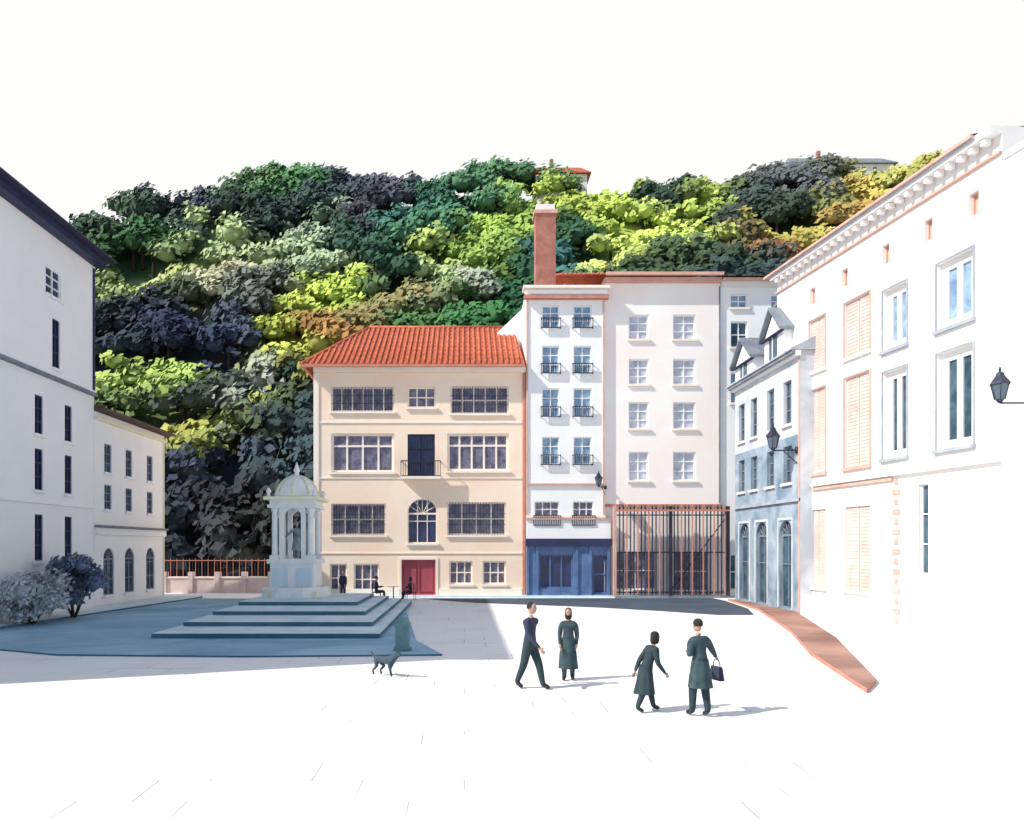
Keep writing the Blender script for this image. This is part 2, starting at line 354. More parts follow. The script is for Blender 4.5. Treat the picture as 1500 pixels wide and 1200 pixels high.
# ---------------------------------------------------------------- blue-grey gabled house on the right
Bh=House('blue_grey_house',(14.9,33.3,0),(0,1,0),(-1,0,0))
K=dict(g=tealglass,fm=slate,fw=.06,nx=2,ny=3)
ops=[]
for u in (.9,2.8,4.9,6.6): ops.append(dict(r=(u,u+.85,8.6,10.6),**K))
low=[]
for u in (.9,2.8,4.9,6.6): low.append(dict(r=(u,u+.85,5.9,7.6),**K))
for u in (.8,3.6,5.9): low.append(dict(r=(u,u+1.4,.12,4.2),arch=True,g=tealglass,fm=slate,fw=.06,nx=2,ny=2,sill=False,tm=bluewall2,tw=.12))
Bh.facade(8.0,11.7,ops,bluewall2,z0=8.0,part='upper_walls'); Bh.facade(8.0,8.0,low,bluewall); Bh.body(8.0,11.7,2.6,bluewall2)
c=Bh.p('cornices'); c.box((-.1,.004,11.45),(8.1,.25,11.68),whiteR); c.box((-.1,.252,11.55),(8.1,.38,11.7),slate); c.box((0,.004,5.0),(8.0,.12,5.15),slateL); c.box((0,.004,.1),(.1,.05,11.3),terraL)
r=Bh.p('roof'); r.hexa([(-.1,.45,11.705),(8.3,.45,11.705),(8.3,-2.5,11.705),(-.1,-2.5,11.705),(-.1,.42,11.8),(8.3,.42,11.8),(8.3,-2.5,13.2),(-.1,-2.5,13.2)],slateL)
for (u0,u1,zt) in ((1.4,3.9,14.3),(5.0,7.9,13.9)):
    D_=Bh.p('dormers'); um=(u0+u1)/2; zb=11.82; ze=zt-1.2
    D_.box((u0+.2,-2.3,zb),(u1-.2,.1,ze),white)
    D_.box((um-.45,.104,zb+.1),(um+.45,.13,ze-.1),tealglass); D_.box((um-.03,.132,zb+.1),(um+.03,.16,ze-.1),white)
    D_.poly([(u0+.2,.1,ze),(u1-.2,.1,ze),(um,.1,zt-.1)],white)
    for s_ in (u0,u1):
        D_.hexa([(s_,.35,ze-.05),(s_,-2.4,ze-.05),(um,-2.4,zt),(um,.35,zt),(s_,.35,ze+.08),(s_,-2.4,ze+.08),(um,-2.4,zt+.13),(um,.35,zt+.13)],slate)
    D_.box((u0,.104,ze-.12),(u1,.3,ze-.06),darkroof)
Bh.p('chimney').box((4.2,-1.5,12.2),(4.8,-.9,15.1),brick); Bh.p('chimney').box((4.1,-1.6,15.1),(4.9,-.8,15.25),slate)
Bh.done()
# ---------------------------------------------------------------- long right building
UR=Vector((-.116,.993,0)).normalized(); NR=Vector((-UR.y,UR.x,0))
Rb=House('cream_palace',(16.62,23.2,0),UR,NR)
def rw(y0,y1,z0,z1,**k): return dict(r=((y0-23.2)/.993,(y1-23.2)/.993,z0,z1),**k)
shut=mat('peach_shutters',(.74,.60,.54),(.66,.46,.40),scale=1)
ops=[]
for (a,b) in ((32.3,33.5),(29.4,31.0)):
    ops.append(rw(a,b,6.2,9.9,lou=shut,tm=terraL,tw=.05,g=paleglass,fm=whiteR,sm=terraL)); ops.append(rw(a,b,10.7,13.0,lou=shut,g=paleglass,fm=whiteR,tm=terraL,tw=.04))
    ops.append(rw(a,b,1.2,4.6,lou=shut,g=paleglass,fm=whiteR))
for (a,b) in ((27.35,28.65),(24.3,25.9)):
    ops.append(rw(a,b,6.3,9.6,g=tealglass,fm=whiteR,fw=.3,nx=2,ny=1,tm=slateL,tw=.05,rec=.25,sm=slateL)); ops.append(rw(a,b,10.4,12.7,g=blueglass,fm=whiteR,fw=.3,nx=2,ny=1,tm=slateL,tw=.05,rec=.25,sm=slateL))
for y in (33.3,31.0,28.5,26.3,24.3): ops.append(rw(y-.2,y+.2,13.7,14.45,g=terraL,fm=terraL,sill=False,nx=1,ny=1,fw=.05))
ops.append(rw(26.3,26.8,2.0,5.2,g=tealglass,fm=whiteR,nx=1,ny=3,sill=False,fw=.05))
WR=13.1
Rb.facade(WR,16.0,ops,whiteR); Rb.body(WR,16.0,12,whiteR)
c=Rb.p('cornices')
c.box((4.9,.004,5.45),(WR-3,.1,5.55),terraL); c.box((0,.004,5.62),(WR-3,.16,5.72),whiteR); c.box((0,.004,15.15),(WR,.1,15.22),terraL)
c.box((-.0,.004,15.75),(WR,.4,15.98),whiteR); c.box((.6,.41,15.87),(WR,.48,15.99),slateL)  # slate-blue strip draws the shadow line under the eave in colour
for i in range(26): c.box((.3+i*.49,.105,15.55),(.45+i*.49,.35,15.74),whiteR)
q=Rb.p('quoins')
for i in range(15): 
    w_=.38 if i%2 else .2; q.box((4.75-w_/2,.004,.1+i*.37),(4.75+w_/2,.04,.3+i*.37),terraL)
r=Rb.p('roof'); r.poly([(.6,.55,16.02),(WR+.3,.55,16.02),(WR+.3,-6,17.4),(.6,-6,17.4)],tile); r.poly([(.6,-12.5,16.02),(WR+.3,-12.5,16.02),(WR+.3,-6,17.4),(.6,-6,17.4)],tile)
r.box((.6,.482,15.92),(WR+.3,.56,16.01),terraL)
Rb.done()
W2=House('white_house',Vector((16.62,23.2,0))-UR*9,UR,NR)
W2.facade(8.98,14.9,[dict(r=(5.2,6.4,6.2,9.4),g=paleglass,fm=whiteR,nx=2,ny=3)],whiteR); W2.body(8.98,14.9,12,whiteR); W2.p('parapet').box((0,-.3,14.9),(8.9,.06,15.1),whiteR); W2.done()
# ---------------------------------------------------------------- left buildings (face +X)
Y0=13.6  # near end is out of view, lengthened to land the house's ground shadow
Lt=House('tall_white_house',(-17.5,Y0,0),(0,1,0),(1,0,0))
def lw(y0,y1,z0,z1,**k): return dict(r=(y0-Y0,y1-Y0,z0,z1),**k)
K=dict(g=navyglass,fm=navy,fw=.06,nx=2,ny=3,sm=white,rec=.12)
ops=[]
for y in (17.5,20,22.5,25,27.4,30.6,32.9):
    for z0,z1 in ((7.6,9.2),(5.3,7.0),(2.4,4.3)): ops.append(lw(y,y+.6,z0,z1,**K))
for y in (18,22.5,26.5): ops.append(lw(y,y+.8,11.0,13.3,**K)); ops.append(lw(y,y+.8,13.8,15.0,**K))
ops.append(lw(31.4,32.6,13.6,14.8,**{**K,'fm':white})); ops.append(lw(31.9,32.5,10.6,12.7,**K))
WL=35.5-Y0
Lt.facade(WL,16.5,ops,white); Lt.body(WL,16.5,10,white)
c=Lt.p('cornices'); c.box((0,.004,10.05),(WL,.18,10.2),slate); c.box((0,.004,10.2),(WL,.12,10.3),white)
c.box((-.2,.004,16.2),(WL+.2,.5,16.5),navy); c.box((12.0,.004,4.75),(WL,.1,4.85),white); c.box((WL-.14,.004,10.3),(WL,.06,16.1),darkroof)  # navy eaves band has the roof overhang's shade put into its colour
r=Lt.p('roof'); r.hexa([(-.3,.9,16.52),(WL+.5,.9,16.52),(WL+.5,-10.5,16.52),(-.3,-10.5,16.52),(-.3,.8,16.66),(WL+.5,.8,16.66),(WL+.5,-5,18.2),(-.3,-5,18.2)],darkroof)
Lt.done()
Ll=House('low_white_house',(-17.5,35.52,0),(0,1,0),(1,0,0))
K=dict(g=navyglass,fm=slate,fw=.06,nx=2,ny=3,sm=white,rec=.12)
ops=[]
for y in (1.0,3.3,5.9):
    ops.append(dict(r=(y,y+.75,6.6,8.0),**K)); ops.append(dict(r=(y,y+.75,4.8,6.0),**K)); 
    ops.append(dict(r=(y-.1,y+1.0,.6,2.9),arch=True,**{**K,'g':tealglass}))
Ll.facade(8.2,9.4,ops,white); Ll.body(8.2,9.4,10,white)
c=Ll.p('cornices'); c.box((0,.004,3.9),(8.2,.3,4.0),slate); c.box((0,.004,3.55),(8.2,.16,3.88),white); c.box((0,.004,9.0),(8.25,.2,9.1),ystone); c.box((8.08,.004,.1),(8.2,.05,9),ystone)
r=Ll.p('roof'); r.hexa([(0,.6,9.42),(8.6,.6,9.42),(8.6,-10.5,9.42),(0,-10.5,9.42),(0,.55,9.55),(8.6,.55,9.55),(8.6,-5,11.0),(0,-5,11.0)],mat('brown_roof',(.12,.07,.06)))
Ll.done()
# ---------------------------------------------------------------- garden wall and fence
ge=empty('garden_wall',(-13,48,0)); P=MB(); P.box((-22,47.9,0),(-8.9,48.2,.95),pinkwall); P.box((-22,47.85,.95),(-8.9,48.25,1.05),creamtrim)
for i in range(8): P.box((-21+i*1.7,47.8,0),(-20.7+i*1.7,48.3,1.35),pinkwall)
P.make('masonry',ge); P=MB()
for i in range(60): P.box((-21+i*.2,48.03,1.05),(-20.97+i*.2,48.06,2.2),terra if i%2 else iron)
P.box((-21,48.0,2.05),(-9,48.028,2.1),terra); P.make('railings',ge)
# ---------------------------------------------------------------- fountain
b0=.65
fo=empty('domed_fountain',(-7.87,35.3,b0)); P=MB(); fx,fy=-7.87,35.3
P.lathe(fx,fy,[(1.6,b0),(1.6,b0+.35),(1.5,b0+.45),(1.4,b0+.45),(1.35,b0+.25)],8,stone,False,rot=math.pi/8)
P.make('basin',fo); P=MB()
P.box((fx-1.15,fy-1.15,b0),(fx+1.15,fy+1.15,b0+.3),ystone)
P.box((fx-1.0,fy-1.0,b0+.3),(fx+1.0,fy+1.0,b0+1.55),stone)
P.box((fx-1.12,fy-1.12,b0+1.55),(fx+1.12,fy+1.12,b0+1.75),stone)
for s_ in (-.55,.55): P.box((fx+s_-.35,fy-1.03,b0+.5),(fx+s_+.35,fy-1.003,b0+1.35),stepm)
P.make('pedestal',fo)
P=MB(); z0=b0+1.75; z1=z0+2.35
for sx in(-1,1):
    for sy in(-1,1):
        cx,cy=fx+sx*.82,fy+sy*.82
        P.box((cx-.2,cy-.2,z0),(cx+.2,cy+.2,z0+.18),stone)
        P.lathe(cx,cy,[(.16,z0+.18),(.14,z0+.3),(.135,z1-.35),(.12,z1-.2),(.19,z1-.08),(.2,z1)],12,stone)
        P.box((cx-sx*.32-.1,cy-.12,z0),(cx-sx*.32+.1,cy+.12,z1),stone)
P.make('columns',fo); P=MB()
n=10;Rr=.42
for side in range(4):
    for i in range(n):
        t0,t1=math.pi*i/n,math.pi*(i+1)/n
        a=[(-Rr*math.cos(t),z1-.45+Rr*math.sin(t)) for t in (t0,t1)]
        pts=[]
        for (u,z) in ((a[0][0],a[0][1]),(a[1][0],a[1][1]),(a[1][0],z1),(a[0][0],z1)):
            for dd in (.72,.92): pts.append((u,dd,z))
        h=[pts[0],pts[2],pts[4],pts[6],pts[1],pts[3],pts[5],pts[7]]
        ang=side*math.pi/2
        P.hexa([(fx+u*math.cos(ang)-d*math.sin(ang),fy+u*math.sin(ang)+d*math.cos(ang),z) for u,d,z in h],stone)
P.box((fx-1.1,fy-1.1,z1),(fx+1.1,fy+1.1,z1+.14),stone); P.box((fx-1.02,fy-1.02,z1+.14),(fx+1.02,fy+1.02,z1+.36),stone); P.box((fx-1.25,fy-1.25,z1+.36),(fx+1.25,fy+1.25,z1+.5),ystone)
P.make('entablature',fo); P=MB(); zt=z1+.5
P.lathe(fx,fy,[(1.0,zt),(1.0,zt+.15),(.95,zt+.3),(.85,zt+.52),(.68,zt+.75),(.45,zt+.92),(.2,zt+1.02),(.12,zt+1.05),(.1,zt+1.2),(.16,zt+1.3),(.1,zt+1.42),(.02,zt+1.7)],20,stone)
for k in range(8):
    a=2*math.pi*k/8; pr=[(1.02,zt+.15),(.97,zt+.32),(.87,zt+.54),(.70,zt+.77),(.47,zt+.94),(.2,zt+1.05)]
    for (r0,za),(r1,zb) in zip(pr,pr[1:]): P.tube((fx+r0*math.cos(a),fy+r0*math.sin(a),za),(fx+r1*math.cos(a),fy+r1*math.sin(a),zb),.04,.04,ystone,5)
for sx in(-1,1):
    for sy in(-1,1): P.lathe(fx+sx*1.05,fy+sy*1.05,[(.12,zt),(.06,zt+.1),(.13,zt+.25),(.03,zt+.42)],8,stone)
P.make('dome',fo)
# ---------------------------------------------------------------- hill
S=.95
sil=[(20,420),(70,370),(100,325),(115,310),(150,300),(200,275),(260,290),(300,275),(340,255),(400,240),(450,240),(520,246),(590,258),(640,260),(680,240),(750,238),(800,246),(850,262),(900,265),(1000,258),(1060,266),(1110,242),(1200,236),(1250,236),(1330,236),(1360,228),(1420,222),(1500,230),(1600,260)]
cx_,cz_=[],[]
for px,py in sil:
    e=(800-py)/1100; Y=54.1/(.95-e); cx_.append((px-680)/1100*Y); cz_.append(3+e*Y-4.6)
def hz(x,y):
    cap=np.interp(x,cx_,cz_); z=S*(y-58)
    z=np.minimum(z,cap); z=np.where(y>150,z-(y-150)*.2,z)
    return np.maximum(z,-.5)
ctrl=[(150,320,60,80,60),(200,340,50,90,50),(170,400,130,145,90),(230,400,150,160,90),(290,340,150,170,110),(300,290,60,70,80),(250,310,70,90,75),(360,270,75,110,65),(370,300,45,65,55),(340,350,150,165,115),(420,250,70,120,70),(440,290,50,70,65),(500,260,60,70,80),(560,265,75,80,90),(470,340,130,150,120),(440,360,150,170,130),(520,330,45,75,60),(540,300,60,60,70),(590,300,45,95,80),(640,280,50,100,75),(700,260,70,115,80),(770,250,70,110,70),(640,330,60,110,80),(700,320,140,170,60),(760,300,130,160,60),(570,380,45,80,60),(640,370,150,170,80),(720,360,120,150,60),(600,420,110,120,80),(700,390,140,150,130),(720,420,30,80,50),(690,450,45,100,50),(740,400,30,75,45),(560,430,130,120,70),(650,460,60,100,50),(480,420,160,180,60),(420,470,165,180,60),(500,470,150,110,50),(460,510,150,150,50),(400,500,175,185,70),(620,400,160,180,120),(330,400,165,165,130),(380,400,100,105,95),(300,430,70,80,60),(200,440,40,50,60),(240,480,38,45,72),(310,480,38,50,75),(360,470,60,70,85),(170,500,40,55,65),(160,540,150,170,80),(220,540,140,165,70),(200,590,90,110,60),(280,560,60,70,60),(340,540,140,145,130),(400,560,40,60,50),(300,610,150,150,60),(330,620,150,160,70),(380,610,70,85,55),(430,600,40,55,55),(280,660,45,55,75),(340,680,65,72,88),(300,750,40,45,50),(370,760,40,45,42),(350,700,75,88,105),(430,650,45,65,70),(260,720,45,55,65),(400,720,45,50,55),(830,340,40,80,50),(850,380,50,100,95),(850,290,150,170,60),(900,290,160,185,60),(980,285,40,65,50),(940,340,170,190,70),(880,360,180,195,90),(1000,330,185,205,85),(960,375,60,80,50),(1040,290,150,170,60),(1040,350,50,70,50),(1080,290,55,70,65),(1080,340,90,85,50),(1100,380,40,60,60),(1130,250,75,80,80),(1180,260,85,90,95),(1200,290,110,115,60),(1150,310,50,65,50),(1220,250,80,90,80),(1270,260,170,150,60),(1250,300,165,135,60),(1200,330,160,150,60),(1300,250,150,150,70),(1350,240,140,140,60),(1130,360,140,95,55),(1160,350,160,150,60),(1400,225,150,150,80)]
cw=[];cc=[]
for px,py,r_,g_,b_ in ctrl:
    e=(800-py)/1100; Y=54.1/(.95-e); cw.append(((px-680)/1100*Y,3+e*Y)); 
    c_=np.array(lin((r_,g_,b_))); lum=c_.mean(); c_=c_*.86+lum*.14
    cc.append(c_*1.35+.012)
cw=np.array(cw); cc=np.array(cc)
def hcol(x,z):
    x=x+2.2*math.sin(z*.33+x*.1)+1.2*math.sin(z*.9); z=z+1.8*math.sin(x*.41)+1.0*math.cos(x*1.1)
    d=(cw[:,0]-x)**2+(cw[:,1]-z)**2; i=np.argsort(d)[:2]
    w=1/(d[i]+1)**4; w/=w.sum(); return (cc[i]*w[:,None]).sum(0)
xs=np.arange(-120,150,2.0); ys=np.concatenate([np.arange(55,156,2.0),[190,260,400]])
XX,YY=np.meshgrid(xs,ys); ZZ=hz(XX,YY)+np.sin(XX*.21+YY*.13)*.5+np.cos(XX*.11-YY*.3)*.5-.6
nx,ny=len(xs),len(ys)
me=bpy.data.meshes.new('hill'); V=np.stack([XX,YY,ZZ],-1).reshape(-1,3)
Fc=[(j*nx+i,j*nx+i+1,(j+1)*nx+i+1,(j+1)*nx+i) for j in range(ny-1) for i in range(nx-1)]
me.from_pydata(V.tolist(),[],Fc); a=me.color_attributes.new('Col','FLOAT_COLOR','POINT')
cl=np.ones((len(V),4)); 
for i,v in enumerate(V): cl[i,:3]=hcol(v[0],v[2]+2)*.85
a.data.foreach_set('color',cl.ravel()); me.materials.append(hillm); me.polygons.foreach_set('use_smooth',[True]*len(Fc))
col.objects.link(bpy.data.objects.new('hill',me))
# ---------------------------------------------------------------- foliage
bm=bmesh.new(); bmesh.ops.create_icosphere(bm,subdivisions=1,radius=1); ICV=np.array([v.co[:] for v in bm.verts]); ICF=np.array([[v.index for v in f.verts] for f in bm.faces]); bm.free()
class Fol:
    def __init__(s): s.V=[];s.F=[];s.C=[];s.n=0
    def add(s,v,f,c):
        s.V.append(v); s.F.append(f+s.n); s.C.append(np.tile(c,(len(v),1)) if np.ndim(c)==1 else c); s.n+=len(v)
    def lobe(s,c,r,colr,nl,ls,core=.86,flat=1.0,cv=.25,tilt=(-.25,-.3,.25)):
        sc_=np.array([1,1,flat])
        v=ICV*(core+rng.uniform(-.15,.12,(len(ICV),1)))*r*sc_+c
        s.add(v,ICF,colr*.85)
        d=rng.normal(size=(nl,3)); d/=np.linalg.norm(d,axis=1)[:,None]; d[:,2]=np.where(d[:,2]<-.4,-d[:,2],d[:,2])
        p=c+d*r*rng.uniform(.7,1.25,(nl,1))*sc_
        nn=d*.6+np.array(tilt)*2+rng.normal(size=(nl,3))*.35; nn/=np.linalg.norm(nn,axis=1)[:,None]
        t=np.cross(nn,rng.normal(size=(nl,3))); t/=np.linalg.norm(t,axis=1)[:,None]; b=np.cross(nn,t)
        L=ls*rng.uniform(.6,1.35,(nl,1))
        q=np.stack([p-t*L,p-b*L*.65,p+t*L,p+b*L*.65],1).reshape(-1,3)
        k=np.arange(nl)[:,None]*4; f=np.concatenate([k+np.array([[0,1,2]]),k+np.array([[0,2,3]])])
        cj=colr*rng.uniform(1-cv,1+cv,(nl,1)); s.add(q,f,np.repeat(cj,4,0))
    def trunk(s,p,q,r0,r1,colr):
        p=np.array(p);q=np.array(q); d=q-p; d=d/np.linalg.norm(d); a_=np.cross(d,[.3,1,.2]); a_/=np.linalg.norm(a_); b_=np.cross(d,a_)
        t=np.arange(6)*math.pi/3; ring=np.cos(t)[:,None]*a_+np.sin(t)[:,None]*b_
        v=np.concatenate([p+ring*r0,q+ring*r1]); f=[]
        for j in range(6): f+= [[j,(j+1)%6,6+(j+1)%6],[j,6+(j+1)%6,6+j]]
        s.add(v,np.array(f),np.array(colr))
    def make(s,name,parent=None):
        V=np.concatenate(s.V);F=np.concatenate(s.F);C=np.concatenate(s.C)
        me=bpy.data.meshes.new(name); me.vertices.add(len(V)); me.vertices.foreach_set('co',V.astype('f').ravel())
        me.loops.add(F.size); me.loops.foreach_set('vertex_index',F.astype('i').ravel()); me.polygons.add(len(F))
        me.polygons.foreach_set('loop_start',np.arange(0,F.size,3,dtype='i')); me.polygons.foreach_set('loop_total',np.full(len(F),3,dtype='i'))
        a=me.color_attributes.new('Col','FLOAT_COLOR','POINT'); cc4=np.ones((len(V),4)); cc4[:,:3]=C; a.data.foreach_set('color',cc4.ravel())
        me.materials.append(foliage); me.update(calc_edges=True); me.validate()
        o=bpy.data.objects.new(name,me); col.objects.link(o)
        if parent: o.parent=parent; o.location=-parent.location
        return o
fw=Fol()
y=58.5
while y<144:
    x=-90.0
    while x<122:
        X=x+rng.uniform(-2,2); Y=y+rng.uniform(-1.8,1.8); Z=float(hz(X,Y))
        x+=4.4
        if abs(X)/Y>.92 : continue
        if S*(Y-58)>float(np.interp(X,cx_,cz_))+5: continue
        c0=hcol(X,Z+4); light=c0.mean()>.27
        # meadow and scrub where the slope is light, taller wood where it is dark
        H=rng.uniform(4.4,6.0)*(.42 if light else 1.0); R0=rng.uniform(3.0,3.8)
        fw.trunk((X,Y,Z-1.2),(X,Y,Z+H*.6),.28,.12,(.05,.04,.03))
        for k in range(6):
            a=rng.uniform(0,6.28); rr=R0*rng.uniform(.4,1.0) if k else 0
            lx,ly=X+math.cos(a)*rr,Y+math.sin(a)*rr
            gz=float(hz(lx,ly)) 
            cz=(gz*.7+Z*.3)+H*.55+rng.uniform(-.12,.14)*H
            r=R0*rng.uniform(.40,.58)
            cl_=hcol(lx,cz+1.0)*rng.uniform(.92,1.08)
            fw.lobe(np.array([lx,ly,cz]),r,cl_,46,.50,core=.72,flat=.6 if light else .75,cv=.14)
    y+=3.9
fw.make('hillside_trees')
def shrub(name,x,y,zc,R0,colr,z0=.12):
    e=empty(name,(x,y,z0)); T=MB()
    for k in range(5):
        a=k*1.25; T.tube((x+.05*math.cos(a),y+.05*math.sin(a),z0-.02),(x+math.cos(a)*R0*.6,y+math.sin(a)*R0*.6,zc+.1*(k%3)),.05,.02,bark,6)
    T.make('stems',e); f=Fol()
    for k in range(24):
        d=rng.normal(size=3); d/=np.linalg.norm(d); p=np.array([x,y,zc])+d*R0*rng.uniform(.3,.8)*np.array([1,1.1,max(.85,zc/R0*.85)]); p[2]=max(p[2],.4)
        f.lobe(p,R0*rng.uniform(.28,.42),np.array(colr)*rng.uniform(.75,1.25),170,.09,core=.6)
    f.make('leaves',e)
shrub('shrub',-15.9,30.6,1.7,1.2,(.17,.21,.30)); shrub('shrub',-16.2,28.2,1.1,1.3,(.55,.58,.61))
# ridge houses
def ridge(name,x,y,z,w,h,roofm,rh):
    H=House(name,(x,y,z),(1,0,0),(0,-1,0)); ops=[dict(r=(.8+i*2.0,1.6+i*2.0,1.2,2.6),g=greyglass,fm=white,nx=2,ny=2) for i in range(int((w-1)/2))]
    H.facade(w,h,ops,pinkw,z0=-6); H.body(w,h,6,pinkw)
    r=H.p('roof'); r.hexa([(-.6,.5,h+.01),(w+.6,.5,h+.01),(w+.6,-6.5,h+.01),(-.6,-6.5,h+.01),(-.6,.5,h+.15),(w+.6,.5,h+.15),(w-.6,-3,h+rh),(.6,-3,h+rh)],roofm)
    H.p('chimney').box((w*.3,-2.5,h),(w*.3+.6,-1.8,h+rh+.8),brick); H.done()
ridge('hilltop_house',11.5,121,60.0,8.3,2.9,tile,2.6)
ridge('hilltop_house',59,135.5,69.0,18.5,2.9,slate,2.6)
# ---------------------------------------------------------------- lanterns
def lantern(name,wall,tip,s=1.0):
    e=empty(name,wall); P=MB(); w=Vector(wall); t=Vector(tip)
    P.tube(w,t,.03*s,.025*s,iron); P.tube(w+Vector((0,0,-.5*s)),w+(t-w)*.6,.02*s,.02*s,iron)
    P.lathe(w.x,w.y,[(.09*s,w.z-.12*s),(.09*s,w.z+.12*s)],8,iron); P.make('bracket',e)
    P=MB(); z=t.z+.02
    P.lathe(t.x,t.y,[(.05*s,z-.02),(.1*s,z+.05*s),(.12*s,z+.08*s)],6,iron,False)
    P.lathe(t.x,t.y,[(.13*s,z+.08*s),(.23*s,z+.5*s)],6,lampglass,False)
    for k in range(6):
        a=k*math.pi/3; P.tube((t.x+.135*s*math.cos(a),t.y+.135*s*math.sin(a),z+.08*s),(t.x+.235*s*math.cos(a),t.y+.235*s*math.sin(a),z+.5*s),.014*s,.014*s,iron,5)
    P.lathe(t.x,t.y,[(.28*s,z+.5*s),(.25*s,z+.56*s),(.12*s,z+.74*s),(.1*s,z+.82*s),(.03*s,z+.86*s),(.04*s,z+.93*s),(.005,z+1.02*s)],6,iron,False)
    P.make('lamp_head',e)
lantern('wall_lantern',(16.8,21.0,7.0),(14.98,21.0,7.0),1.0)
lantern('wall_lantern',(14.9,33.6,7.3),(13.9,33.8,7.3),1.2)
lantern('wall_lantern',(8.2,43.6,6.4),(7.7,43.0,6.4),.9)
P=MB(); bx,by=-1.75,21.3
P.lathe(bx,by,[(.26,.05),(.26,.12),(.21,.15),(.2,.7),(.23,.74),(.23,.8),(.19,.86),(.12,.95),(.02,1.0)],16,mat('bollard_stone',(.16,.28,.30),(.10,.19,.22),scale=3)); P.make('stone_bollard')
# ---------------------------------------------------------------- people
def skin_mesh(verts,edges,radii,root,sub=2):
    me=bpy.data.meshes.new('sk'); me.from_pydata(verts,edges,[]); o=bpy.data.objects.new('sk',me); col.objects.link(o)
    m=o.modifiers.new('s','SKIN'); m.use_smooth_shade=True
    sv=me.skin_vertices[0].data
    for i,r in enumerate(radii): sv[i].radius=r if isinstance(r,tuple) else (r,r); sv[i].use_root=False
    sv[root].use_root=True
    m2=o.modifiers.new('b','SUBSURF'); m2.levels=sub; m2.render_levels=sub
    dg=bpy.context.evaluated_depsgraph_get(); dg.update(); ev=o.evaluated_get(dg); out=bpy.data.meshes.new_from_object(ev)
    bpy.data.objects.remove(o); return out
def person(name,loc,height,yaw,pose,top,bot,skirt=None,hair='short',lean=0.0,bag=False,z0=0.0):
    J={}
    seated=pose=='sit'
    pz=.50 if seated else .94
    ln=lambda dz:(lean*dz)
    J['pelvis']=(0,0,pz)
    for n,dz in (('spine',.18),('chest',.38),('upchest',.48),('neck',.56),('neck2',.63)): J[n]=(0,ln(dz),pz+dz)
    sh=pz+.49
    for s_,q in (('L',-1),('R',1)):
        J['sh'+s_]=(q*.175,ln(.49),sh-.01)
        if pose=='walk': sw=.22*q
        elif pose=='stand': sw=.05*q
        else: sw=0
        J['el'+s_]=(q*.215,ln(.3)+sw*.5-.03,sh-.29); J['wr'+s_]=(q*.205,ln(.1)+sw*1.2+.08,sh-.53)
        if pose=='reach' and q==1: J['elR']=(.36,.12,sh-.22); J['wrR']=(.52,.22,sh-.36)
        if pose=='reach' and q==-1: J['elL']=(-.23,.0,sh-.28); J['wrL']=(-.12,.2,sh-.24)
        if seated: J['el'+s_]=(q*.24,.1,sh-.26); J['wr'+s_]=(q*.14,.32,sh-.22)
        J['hip'+s_]=(q*.095,0,pz-.04)
        st={'walk':.26*-q,'stand':.03*q,'reach':.1*-q,'sit':0}[pose]
        if seated:
            J['kn'+s_]=(q*.11,.44,pz+.0); J['an'+s_]=(q*.11,.46,.09); J['to'+s_]=(q*.12,.62,.04)
        else:
            J['kn'+s_]=(q*.1,st*.5+.04,.50); J['an'+s_]=(q*.1,st,.09 if st>=0 else .12); J['to'+s_]=(q*.115,st+.16,.04 if st>=0 else .035)
    E=[('pelvis','spine'),('spine','chest'),('chest','upchest'),('upchest','neck'),('neck','neck2')]
    rad=dict(pelvis=(.16,.12),spine=(.14,.11),chest=(.165,.12),upchest=(.13,.10),neck=.055,neck2=.055)
    for s_ in 'LR':
        E+=[('upchest','sh'+s_),('sh'+s_,'el'+s_),('el'+s_,'wr'+s_),('pelvis','hip'+s_),('hip'+s_,'kn'+s_),('kn'+s_,'an'+s_),('an'+s_,'to'+s_)]
        rad.update({'sh'+s_:.082,'el'+s_:.062,'wr'+s_:.036,'hip'+s_:.115,'kn'+s_:.085,'an'+s_:.06,'to'+s_:.042})
    names=list(J)
    for s_,q in (('L',-1),('R',1)):
        w=Vector(J['wr'+s_]); e_=Vector(J['el'+s_]); d=(w-e_).normalized(); side=Vector((0,1,0)); side=(side-d*side.dot(d)).normalized()
        pn='pa'+s_; J[pn]=tuple(w+d*.07); rad[pn]=(.028,.02); E.append(('wr'+s_,pn)); names.append(pn)
        inn=Vector((-q,0,0))
        for k,(off,L) in enumerate(((-.03,.06),(-.01,.075),(.012,.07),(.032,.055))):
            a_=w+d*.09+side*off; b_=a_+d*L*.5+inn*.006; c_=b_+d*L*.45+inn*.02
            for t_,pt in (('a',a_),('b',b_),('c',c_)): nn=f'f{s_}{k}{t_}'; J[nn]=tuple(pt); rad[nn]=.0095; names.append(nn)
            E+=[(pn,f'f{s_}{k}a'),(f'f{s_}{k}a',f'f{s_}{k}b'),(f'f{s_}{k}b',f'f{s_}{k}c')]
        a_=w+d*.04+side*.045+inn*.01; b_=a_+d*.04+side*.015+inn*.015
        J[f't{s_}a']=tuple(a_);J[f't{s_}b']=tuple(b_);rad[f't{s_}a']=.012;rad[f't{s_}b']=.010;names+=[f't{s_}a',f't{s_}b']; E+=[(pn,f't{s_}a'),(f't{s_}a',f't{s_}b')]
    idx={n:i for i,n in enumerate(names)}
    me=skin_mesh([J[n] for n in names],[(idx[a],idx[b]) for a,b in E],[rad[n] for n in names],0)
    mats=[top,bot,skin,shoe]
    for m_ in mats: me.materials.append(m_)
    segs=[(Vector(J[a]),Vector(J[b]),a,b) for a,b in E]
